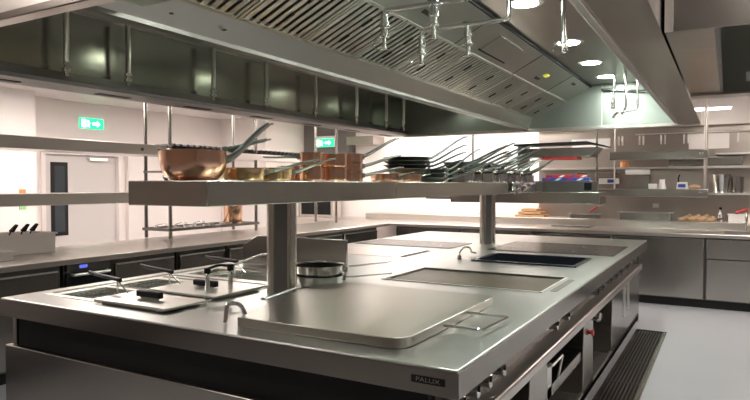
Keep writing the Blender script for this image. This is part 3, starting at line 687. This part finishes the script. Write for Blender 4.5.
# floor grate
gr = thing('floor_grate', 'long dark floor drain grate beside the island base', 'grate', (-.66, 4.5, 0))
bm = slab(bm_(), [-.785, -.505], [1.8, 6.78], .0005, .012, [(-.755, -.535, 1.83, 6.75)])
obj('frame', bm, 'steel_side', gr)
obj('channel', box(bm_(), -.755, -.535, 1.83, 6.75, .0005, .002), 'black', gr)
y = 1.83
while y < 6.7:
    y1 = min(y+.61, 6.75); bm = bm_()
    for k in range(9):
        x = -.75+.205*k/8+.002; box(bm, x, x+.009, y+.006, y1-.006, .003, .0115)
    for k in range(2): yy = y+.006 if k == 0 else y1-.018; box(bm, -.753, -.537, yy, yy+.012, .003, .0118)
    n_ = 18
    for k in range(1, n_): yy = y+(y1-y)*k/n_; box(bm, -.75, -.54, yy, yy+.004, .003, .008)
    obj('grate_panel', bm, 'steel_dark', gr); y = y1

# ---------------------------------------------------------------- hanging shelves over the left counter
rk = thing('hanging_shelf', 'two-tier steel shelf over the left counter, cut by the left frame edge', 'shelf', (-5.4, 3.2, 1.3))
bm = box(bm_(), -5.58, -5.20, 1.4, 4.62, 1.795, 1.905); obj('shelf_board', bm, 'steel_warm', rk, bevel=.004)
bm = box(bm_(), -5.58, -5.20, 1.4, 4.62, 1.305, 1.41); obj('shelf_board', bm, 'steel_warm', rk, bevel=.004)
for x, y in ((-5.56, 1.6), (-5.22, 1.6)): obj('post', tube(bm_(), [(x, y, .9005), (x, y, CEIL)], .020, 10), 'steel_warm', rk)
for y in (4.30, 4.52):
    rv = obj('rivet', tube(bm_(), [(-5.205, y, 1.85), (-5.19, y, 1.85)], .017, 14), 'steel_dark', rk)
rk2 = thing('hanging_shelf', 'steel rod shelf with low rack, right of the two-tier shelf over the left counter', 'shelf', (-5.4, 5.4, .9))
for x, y in ((-5.20, 4.66), (-5.58, 4.66), (-5.20, 6.05), (-5.58, 6.05), (-5.20, 7.9), (-5.58, 7.9)): obj('post', tube(bm_(), [(x, y, .905), (x, y, CEIL)], .020, 10), 'steel_side', rk2)
obj('shelf_board', box(bm_(), -5.60, -5.18, 4.64, 7.92, 1.80, 1.875), 'steel_warm', rk2, bevel=.003)
obj('shelf_board', box(bm_(), -5.60, -5.18, 4.64, 5.4, 1.50, 1.52), 'steel_dark', rk2, bevel=.003)
obj('shelf_board', box(bm_(), -5.60, -5.18, 4.64, 5.4, 1.62, 1.64), 'steel_dark', rk2, bevel=.003)
bm = slab(bm_(), [-5.61, -5.17], [4.63, 6.08], .985, 1.015, [(-5.59, -5.19, 4.65, 6.06)]); lr = obj('rack_frame', bm, 'steel_dark', rk2)
obj('rack_floor', box(bm_(), -5.59, -5.19, 4.65, 6.06, .990, .998), 'steel_side', lr)
# black burner grids on the upper shelf
for k in range(6):
    y = 4.70+.44*k if k < 3 else 4.76+.46*k; bm = bm_()
    for j in range(7): box(bm, -5.47+.04*j, -5.445+.04*j, y, y+.42, 1.8755, 1.90+.012*(j % 2))
    for j in range(5): tube(bm, [(-5.50, y+.02+.095*j, 1.915), (-5.19, y+.02+.095*j, 1.915)], .019, 8)
    tag(obj('pot_grid', bm, 'black'), ['black iron grid on the upper rod shelf, nearest the two-tier shelf', 'second black iron grid on the upper rod shelf', 'third black iron grid on the upper rod shelf', 'black iron grid on the rod shelf behind the golden pans', 'black iron grid on the rod shelf behind slim copper pots', 'last black iron grid before the grey ceiling box'][k], 'grid', 'iron grids on the upper shelf')
for k in range(5):
    zz = 1.5205 if k < 3 else 1.6405; y = 4.78+.2*(k % 3); r = .07
    tag(obj('glass_bowl', lathe(bm_(), [(0, 0), (r*.5, 0), (r*.9, .035), (r, .07), (r*.95, .07), (r*.8, .035), (0, .008)], 24, (-5.35, y, zz)), 'steel_polished'),
        ['small shiny bowl on the lower dark tier, nearest', 'small shiny bowl on the lower dark tier, middle', 'small shiny bowl on the lower dark tier, farthest', 'small shiny bowl on the upper dark tier, nearest', 'small shiny bowl on the upper dark tier, middle'][k], 'bowl', 'shiny bowls on the dark tiers')
t = thing('stock_pot', 'tall copper pot on the low rack over the left counter', 'pot', (-5.38, 5.82, .998))
obj('pot_body', lathe(bm_(), [(0, .001), (.11, .001), (.115, .01), (.115, .23), (.121, .235), (.108, .235), (.108, .012), (0, .012)], 36, (-5.38, 5.82, .998)), 'copper', t)
for s in (-1, 1): obj('side_handle', tube(bm_(), bent([(-5.38+s*.08, 5.82-s*.08, 1.18), (-5.38+s*.12, 5.82-s*.11, 1.18), (-5.38+s*.10, 5.82-s*.13, 1.18), (-5.38+s*.07, 5.82-s*.09, 1.18)], .01), .006, 8), 'brass', t)
r3 = random.Random(3)
for k in range(9):
    y = 4.78+.095*k; x = -5.49 if k % 3 == 0 else -5.27-.02*r3.random()
    if k % 3 == 0:
        bm = tube(bm_(), [(x+.07*math.cos(a), y+.07*math.sin(a), 1.03+.02*math.sin(a)) for a in [i*PI/10 for i in range(20)]]+[(x+.07, y, 1.03)], .004, 6)
        tube(bm, [(x+.07, y, 1.03), (x+.16, y+.06, 1.002)], .004, 6); tube(bm, [(x-.05, y, 1.03), (x-.05, y, .9985)], .004, 6)
        tag(obj('wire_skimmer', bm, 'steel_polished'), ['round wire skimmer at the near end of the low rack', 'round wire skimmer midway on the low rack', 'round wire skimmer beside the crumpled trays'][k//3], 'skimmer', 'skimmers on the low rack')
    else:
        bm = lathe(bm_(), [(0, 0), (.028, 0), (.042, .03), (.045, .032), (.04, .028), (.026, .006), (0, .006)], 12, (x, y+.09+.0*k, .9985))
        tag(obj('metal_dish', bm, 'steel_light'), 'small pale metal dish piled on the low rack, '+['', 'nearest', 'next to nearest', '', 'third along', 'fourth along', '', 'fifth along', 'beside the copper pot'][k], 'dish', 'small dishes on the low rack')

# ---------------------------------------------------------------- tubs on the left counter
def tub(x0, x1, y0, y1, z, hgt, label):
    t = thing('plastic_tub', label, 'tub', ((x0+x1)/2, (y0+y1)/2, z), 'white tubs on the left counter')
    bm = slab(bm_(), [x0, x1], [y0, y1], z, z+hgt, [(x0+.012, x1-.012, y0+.012, y1-.012)]); box(bm, x0+.004, x1-.004, y0+.004, y1-.004, z+.001, z+.008)
    obj('tub_body', bm, 'plastic_white', t, bevel=.003)
    obj('rim', slab(bm_(), [x0-.012, x1+.012], [y0-.012, y1+.012], z+hgt-.012, z+hgt+.002, [(x0, x1, y0, y1)]), 'plastic_white', t)
    return t
tub(-5.50, -5.12, 2.72, 3.30, .9005, .17, 'large white plastic tub full of utensils on the left counter')
tub(-5.08, -4.80, 2.45, 2.75, .9005, .07, 'low white plastic tub at the left frame edge')
for k, (y, c) in enumerate(((3.12, 'plastic_black'), (3.02, 'plastic_black'), (3.2, 'plastic_black'))):
    bm = tube(bm_(), [(-5.28, y-.1, .915), (-5.3, y, 1.10)], .006, 8); tube(bm, [(-5.3, y, 1.09), (-5.31, y+.05, 1.14)], .03, 10, .5, .02)
    tag(obj('spatula', bm, c), ['black spatula in the middle of the white tub', 'black spatula leaning left in the white tub', 'black spatula leaning right over the tub rim'][k], 'spatula', 'utensils in the tub')
for k in range(3):
    bm = tube(bm_(), [(-5.38, 2.82+.05*k, .915), (-5.4, 2.80+.07*k, 1.12)], .006, 8); tube(bm, [(-5.4, 2.80+.07*k, 1.12), (-5.402, 2.80+.07*k, 1.135)], .011, 8)
    tag(obj('squeeze_bottle', bm, 'plastic_red'), ['red tipped stick, leftmost in the white tub', 'red tipped stick, middle in the white tub', 'red tipped stick beside the black spatulas'][k], 'utensil', 'red sticks in the tub')
tag(obj('wall_notice', box(bm_(), -7.549, -7.54, 4.40, 4.48, 1.18, 1.32), 'plastic_green'), 'small green notice on the wall left of the door', 'notice')
tag(obj('wall_notice', box(bm_(), -7.549, -7.54, 4.40, 4.48, 1.33, 1.43), 'orange'), 'small brown notice above the green one by the door', 'notice')

# ---------------------------------------------------------------- exit signs
def exit_sign(x, y, z, facing, label, wd=.40, ht=.155):
    t = thing('exit_sign', label, 'exit sign', (x, y, z))
    if facing == 'x':
        obj('housing', box(bm_(), x-.04, x, y-wd/2, y+wd/2, z, z+ht+.05), 'plastic_white', t)
        face = obj('sign_face', box(bm_(), x, x+.004, y-wd/2+.005, y+wd/2-.005, z+.002, z+ht), 'exit_green', t)
        def Q(u, v): return (x+.006, y+u, z+ht/2+v)
    else:
        obj('housing', box(bm_(), x-wd/2, x+wd/2, y, y+.04, z, z+ht+.05), 'plastic_white', t)
        face = obj('sign_face', box(bm_(), x-wd/2+.005, x+wd/2-.005, y-.004, y, z+.002, z+ht), 'exit_green', t)
        def Q(u, v): return (x+u, y-.006, z+ht/2+v)
    def poly(pts, name):
        bm = bm_(); A = [bm.verts.new(Q(*p)) for p in pts]; bm.faces.new(A); o = obj(name, bm, 'exit_white', face)
        m = o.modifiers.new('thick', 'SOLIDIFY'); m.thickness = .002; m.offset = 0
    s = ht
    poly([(.12*wd, .14*s), (.22*wd, .14*s), (.22*wd, .32*s), (.36*wd, .0), (.22*wd, -.32*s), (.22*wd, -.14*s), (.04*wd, -.14*s), (.04*wd, .14*s)], 'arrow')
    poly([(-.40*wd, -.38*s), (-.22*wd, -.38*s), (-.22*wd, .38*s), (-.40*wd, .38*s)], 'door_symbol')
    poly([(-.18*wd, .30*s), (-.10*wd, .30*s), (-.10*wd, .14*s), (-.02*wd, .02*s), (-.06*wd, -.02*s), (-.10*wd, .02*s), (-.06*wd, -.36*s), (-.11*wd, -.36*s), (-.13*wd, -.14*s), (-.18*wd, -.36*s), (-.22*wd, -.30*s), (-.18*wd, .0)], 'running_figure')
exit_sign(-7.99, 5.72, 2.29, 'x', 'green running-man exit sign on the wall above the grey door')
tag(obj('ceiling_box', box(bm_(), -6.94, -5.95, 9.45, 9.699, 2.03, CEIL-.001), 'dark_panel'), 'dark grey box under the ceiling in the far left corner', 'box')
exit_sign(-6.45, 9.405, 2.18, 'y', 'green exit sign on the dark box in the far corner', .44, .15)
# screen in the corner
t = thing('wall_screen', 'black screen standing on the corner table by the bright wall', 'screen', (-6.5, 9.3, .9))
obj('casing', box(bm_(), -6.92, -6.18, 9.28, 9.55, .9005, 1.42), 'steel_warm', t, bevel=.006)
obj('screen', box(bm_(), -6.88, -6.23, 9.275, 9.28, .94, 1.40), 'black', t)
tag(obj('wall_switch', box(bm_(), -5.98, -5.94, 9.69, 9.699, 1.22, 1.27), 'plastic_red'), 'tiny red switch on the wall right of the black screen', 'switch')
# glowing white strips on the bright wall
for k, (x0, x1) in enumerate(((-5.15, -3.65), (-3.55, -3.15), (-3.05, -2.7))):
    wn = struct('white_strip_%d' % (k+1), box(bm_(), x0, x1, 9.694, 9.6995, 1.72, 2.28), 'white_strip_glow')
tag(obj('wall_cabinet', box(bm_(), -5.9, -5.35, 9.3, 9.699, 2.19, 2.34), 'steel_brown'), 'slim brown cabinet high on the wall beside the dark box', 'cabinet')
tag(obj('wall_sign', box(bm_(), -5.2, -4.95, 9.685, 9.6935, 1.86, 1.90), 'plastic_red'), 'small red strip sign on the bright back wall', 'sign')

# ---------------------------------------------------------------- pass shelf and wall things at the back right
ps = thing('pass_shelf', 'two-tier steel pass shelf with an end rod above the back counter', 'shelf', (-.8, 8.9, 1.33))
obj('shelf_board', box(bm_(), -1.375, -.21, 8.75, 9.05, 1.815, 1.925), 'steel_side', ps, bevel=.004)
obj('shelf_board', box(bm_(), -1.60, -.21, 8.75, 9.05, 1.33, 1.43), 'steel_side', ps, bevel=.004)
for x in (-.24, -1.33): obj('post', tube(bm_(), [(x, 8.9, 1.43), (x, 8.9, CEIL)], .022 if x > -1 else .01, 12), 'steel_warm', ps)
for z in (1.90, 1.41):
    for dx in (0, .03): obj('rivet', lathe(bm_(), [(0, .004), (.007, .003), (.009, 0), (0, 0)], 10), 'steel_light', ps, local=True); o = C.objects[-1]; o.location = Vector((-.30+dx, 8.748, z-.02))-ps.location; o.rotation_euler = (PI/2, 0, 0)
ws = thing('wall_shelf', 'upper long steel wall shelf behind the pass', 'shelf', (-1.2, 9.45, 1.7), 'wall shelves')
obj('shelf_board', box(bm_(), -2.5, 1.5, 9.33, 9.62, 1.71, 1.735), 'steel_light', ws)
ws = thing('wall_shelf', 'lower long steel wall shelf behind the pass holding the bucket', 'shelf', (-1.2, 9.45, 1.38), 'wall shelves')
obj('shelf_board', box(bm_(), -1.2, 1.5, 9.30, 9.62, 1.355, 1.378), 'steel_light', ws)
ws = thing('wall_shelf', 'topmost short wall shelf right of the rod', 'shelf', (.4, 9.45, 1.9), 'wall shelves')
obj('shelf_board', box(bm_(), -.14, 1.5, 9.36, 9.62, 1.885, 1.91), 'steel_light', ws)
# rail with hooks
rl = thing('utensil_rail', 'thin rail with hanging brackets across the steel back wall', 'rail', (-.4, 9.55, 2.2))
obj('rail', tube(bm_(), [(-1.15, 9.56, 2.205), (1.3, 9.56, 2.205)], .008, 8), 'steel_light', rl)
for x in (-1.1, 1.2): obj('rail_bracket', tube(bm_(), [(x, 9.56, 2.205), (x, 9.62, 2.205)], .008, 8), 'steel_light', rl)
for k, x in enumerate((-1.38, -1.10, -.82, -.53, .12, .45)):
    for dx in ((0, .05) if k < 4 else (0,)):
        t = tag(obj('door_bar', box(bm_(), x+dx-.009, x+dx+.009, 9.575, 9.619, 2.06, 2.19), 'steel_light', bevel=.003), 'short vertical bright bar on the steel back wall below the rail', 'bar', 'vertical bars on the steel wall')
tag(obj('wall_plate', box(bm_(), -.47, .02, 9.60, 9.619, 1.98, 2.19), 'wall_bright'), 'pale rectangular plate on the steel wall behind the rod', 'plate')
tag(obj('tile_plate', box(bm_(), -2.05, -1.50, 9.60, 9.619, 2.02, 2.17), 'paper'), 'white tiled plate on the steel wall above the black grill lid', 'plate')
t = thing('wall_printer', 'long grey box on the upper wall shelf behind the rod', 'box', (-.5, 9.45, 1.736))
obj('casing', box(bm_(), -.70, .18, 9.36, 9.60, 1.7355, 1.86), 'steel_side', t, bevel=.006); obj('front_slot', box(bm_(), -.40, .15, 9.355, 9.36, 1.745, 1.752), 'black', t)
t = thing('control_box', 'grey wall box with white and blue label behind the foil boxes', 'box', (-1.5, 9.5, 1.4))
obj('casing', box(bm_(), -1.95, -.95, 9.52, 9.619, 1.39, 1.67), 'steel_side', t, bevel=.005)
obj('label', box(bm_(), -1.64, -1.36, 9.515, 9.52, 1.50, 1.58), 'paper', t); obj('label_patch', box(bm_(), -1.52, -1.41, 9.511, 9.515, 1.515, 1.565), 'plastic_blue', t)
tag(obj('paper_note', box(bm_(), -1.25, -.93, 9.322, 9.329, 1.63, 1.70), 'paper'), 'white paper strip hanging from the upper wall shelf', 'paper')
tag(obj('spice_tub', lathe(bm_(), [(0, 0), (.05, 0), (.055, .06), (.05, .075), (0, .075)], 20, (-1.28, 9.42, 1.7355)), 'orange'), 'small orange tub on the upper wall shelf', 'tub')
tag(obj('wall_socket', box(bm_(), -.92, -.84, 9.61, 9.619, 1.16, 1.22), 'plastic_white'), 'white socket on the steel wall below the pass shelf', 'socket')
t = thing('steel_bucket', 'tall tapered steel bucket on the lower wall shelf right of the rod', 'bucket', (-.075, 9.44, 1.3785))
obj('bucket_body', lathe(bm_(), [(0, .001), (.085, .001), (.12, .24), (.128, .245), (.116, .245), (.082, .01), (0, .01)], 32, (-.075, 9.44, 1.3785)), 'steel_polished', t)
tag(obj('steel_canister', lathe(bm_(), [(0, 0), (.07, 0), (.075, .21), (.07, .215), (.066, .21), (.062, .01), (0, .01)], 28, (.12, 9.47, 1.3785)), 'steel_side'), 'second steel container right behind the tapered bucket', 'container')
# jugs, scale on pass shelf
t = thing('measuring_jug', 'clear jug on the lower pass shelf', 'jug', (-.80, 8.9, 1.4305))
obj('jug_body', lathe(bm_(), [(0, 0), (.05, 0), (.035, .08), (.03, .12), (.045, .13), (.027, .12), (.03, .08), (.04, .01), (0, .01)], 24, (-.74, 8.9, 1.4305)), 'plastic_white', t)
tag(obj('salt_box', box(bm_(), -.90, -.80, 8.84, 8.94, 1.4305, 1.50), 'plastic_white', bevel=.006), 'pale plastic box left of the clear jug', 'box')
t = thing('kitchen_scale', 'white scale with dark display on the lower pass shelf', 'scale', (-.50, 8.86, 1.4305))
obj('scale_body', prism(bm_(), [(-.57, 1.4305), (-.43, 1.4305), (-.445, 1.52), (-.555, 1.52)], 'y', 8.80, 8.92), 'plastic_white', t, bevel=.004); obj('display', box(bm_(), -.545, -.46, 8.795, 8.80, 1.455, 1.495), 'plastic_blue', t)
tag(obj('thermometer', tube(bm_(), [(-.555, 9.0, 1.431), (-.555, 9.0, 1.58), (-.54, 9.0, 1.62)], .010, 8), 'plastic_black'), 'slim dark stick thermometer standing behind the scale', 'thermometer')
tag(obj('bread_roll', lathe(bm_(), [(0, 0), (.05, .004), (.07, .025), (.05, .05), (0, .06)], 20, (-.36, 8.9, 1.4305)), 'bread', smooth=True), 'small bread roll right of the scale on the pass shelf', 'bread')
# items on the back ledge (z=1.0)
t = thing('steel_pan', 'long steel gastronorm pan on the back ledge', 'pan', (-1.0, 9.33, 1.0))
obj('pan_body', slab(bm_(), [-1.30, -.66], [9.18, 9.45], 1.0005, 1.10, [(-1.29, -.67, 9.19, 9.44)]), 'steel_side', t); obj('rim', slab(bm_(), [-1.33, -.63], [9.15, 9.48], 1.10, 1.106, [(-1.29, -.67, 9.19, 9.44)]), 'steel_light', t)
r4 = random.Random(4)
for k in range(11):
    x = -.51+.035*k; y = 9.2+.12*(k % 3); zz = 1.0005
    tag(obj('bread_roll', lathe(bm_(), [(0, 0), (.03, .002), (.045, .02), (.038, .045+.01*(k % 3)), (0, .055+.02*(k % 3))], 14, (x, y, zz)), 'bread', smooth=True), 'pale bread roll in the heap on the back ledge beside the bottle', 'bread', 'rolls on the back ledge')
t = thing('oil_bottle', 'small bottle with dark cap on the back ledge', 'bottle', (-.07, 9.3, 1.0))
obj('bottle_body', lathe(bm_(), [(0, 0), (.035, 0), (.038, .01), (.036, .09), (.015, .13), (.013, .16), (0, .16)], 20, (-.07, 9.3, 1.0005)), 'steel_side', t); obj('cap', lathe(bm_(), [(0, .16), (.018, .16), (.016, .19), (0, .19)], 16, (-.07, 9.3, 1.0005)), 'plastic_black', t)
tub(.02, .28, 9.2, 9.45, 1.0005, .10, 'white tub on the back ledge at the right'); 
C.objects[-1]
tag(obj('red_brush', tube(bm_(), [(.10, 9.3, 1.115), (.20, 9.32, 1.16), (.24, 9.32, 1.165)], .018, 10), 'plastic_red'), 'red brush lying on the white tub at the right', 'brush')
tp = thing('sink_tap', 'steel tap at the sink on the right end of the back counter', 'tap', (.22, 9.05, .9))
obj('tap_body', tube(bm_(), bent([(.22, 9.06, .9005), (.22, 9.06, 1.12), (.21, 8.86, 1.13), (.21, 8.84, 1.05)], .06), .016, 12), 'steel_polished', tp)
obj('lever', tube(bm_(), [(.22, 9.06, .95), (.28, 9.0, 1.0)], .009, 8), 'steel_polished', tp)
tag(obj('sink', rplate(bm_(), -.02, .9, 8.45, 8.92, .9005, .903, .04), 'steel_dark', bevel=.001), 'dark sunken sink at the right end of the back counter', 'sink')
for k in range(3):
    tag(obj('cutting_board', box(bm_(), -2.80+.05*k, -2.35-.06*k, 9.18, 9.5, 1.0005+.045*k, 1.035+.045*k), 'wood', bevel=.004), ['brown cutting board at the bottom of the back pile', 'brown cutting board in the middle of the back pile', 'brown cutting board on top of the back pile'][k], 'cutting board', 'cutting boards on the back ledge')
tag(obj('black_mat', rplate(bm_(), -2.15, -1.62, 8.75, 9.08, .9005, .915, .03), 'dark_panel'), 'dark grey mat on the back counter', 'mat')
t = thing('steel_pan', 'shallow steel tray right of the brown cutting boards', 'tray', (-1.8, 9.33, 1.0))
obj('pan_body', slab(bm_(), [-1.98, -1.60], [9.2, 9.45], 1.0005, 1.06, [(-1.97, -1.61, 9.21, 9.44)]), 'steel_side', t); obj('rim', slab(bm_(), [-2.0, -1.58], [9.18, 9.47], 1.06, 1.066, [(-1.97, -1.61, 9.21, 9.44)]), 'steel_light', t)
t = thing('knife', 'red handled knife leaning over the shallow steel tray', 'knife', (-1.75, 9.2, 1.06))
obj('handle', tube(bm_(), [(-1.72, 9.27, 1.10), (-1.62, 9.3, 1.17)], .012, 8), 'plastic_red', t); obj('blade', tube(bm_(), [(-1.62, 9.3, 1.18), (-1.52, 9.32, 1.2)], .02, 8, .15), 'steel_light', t)
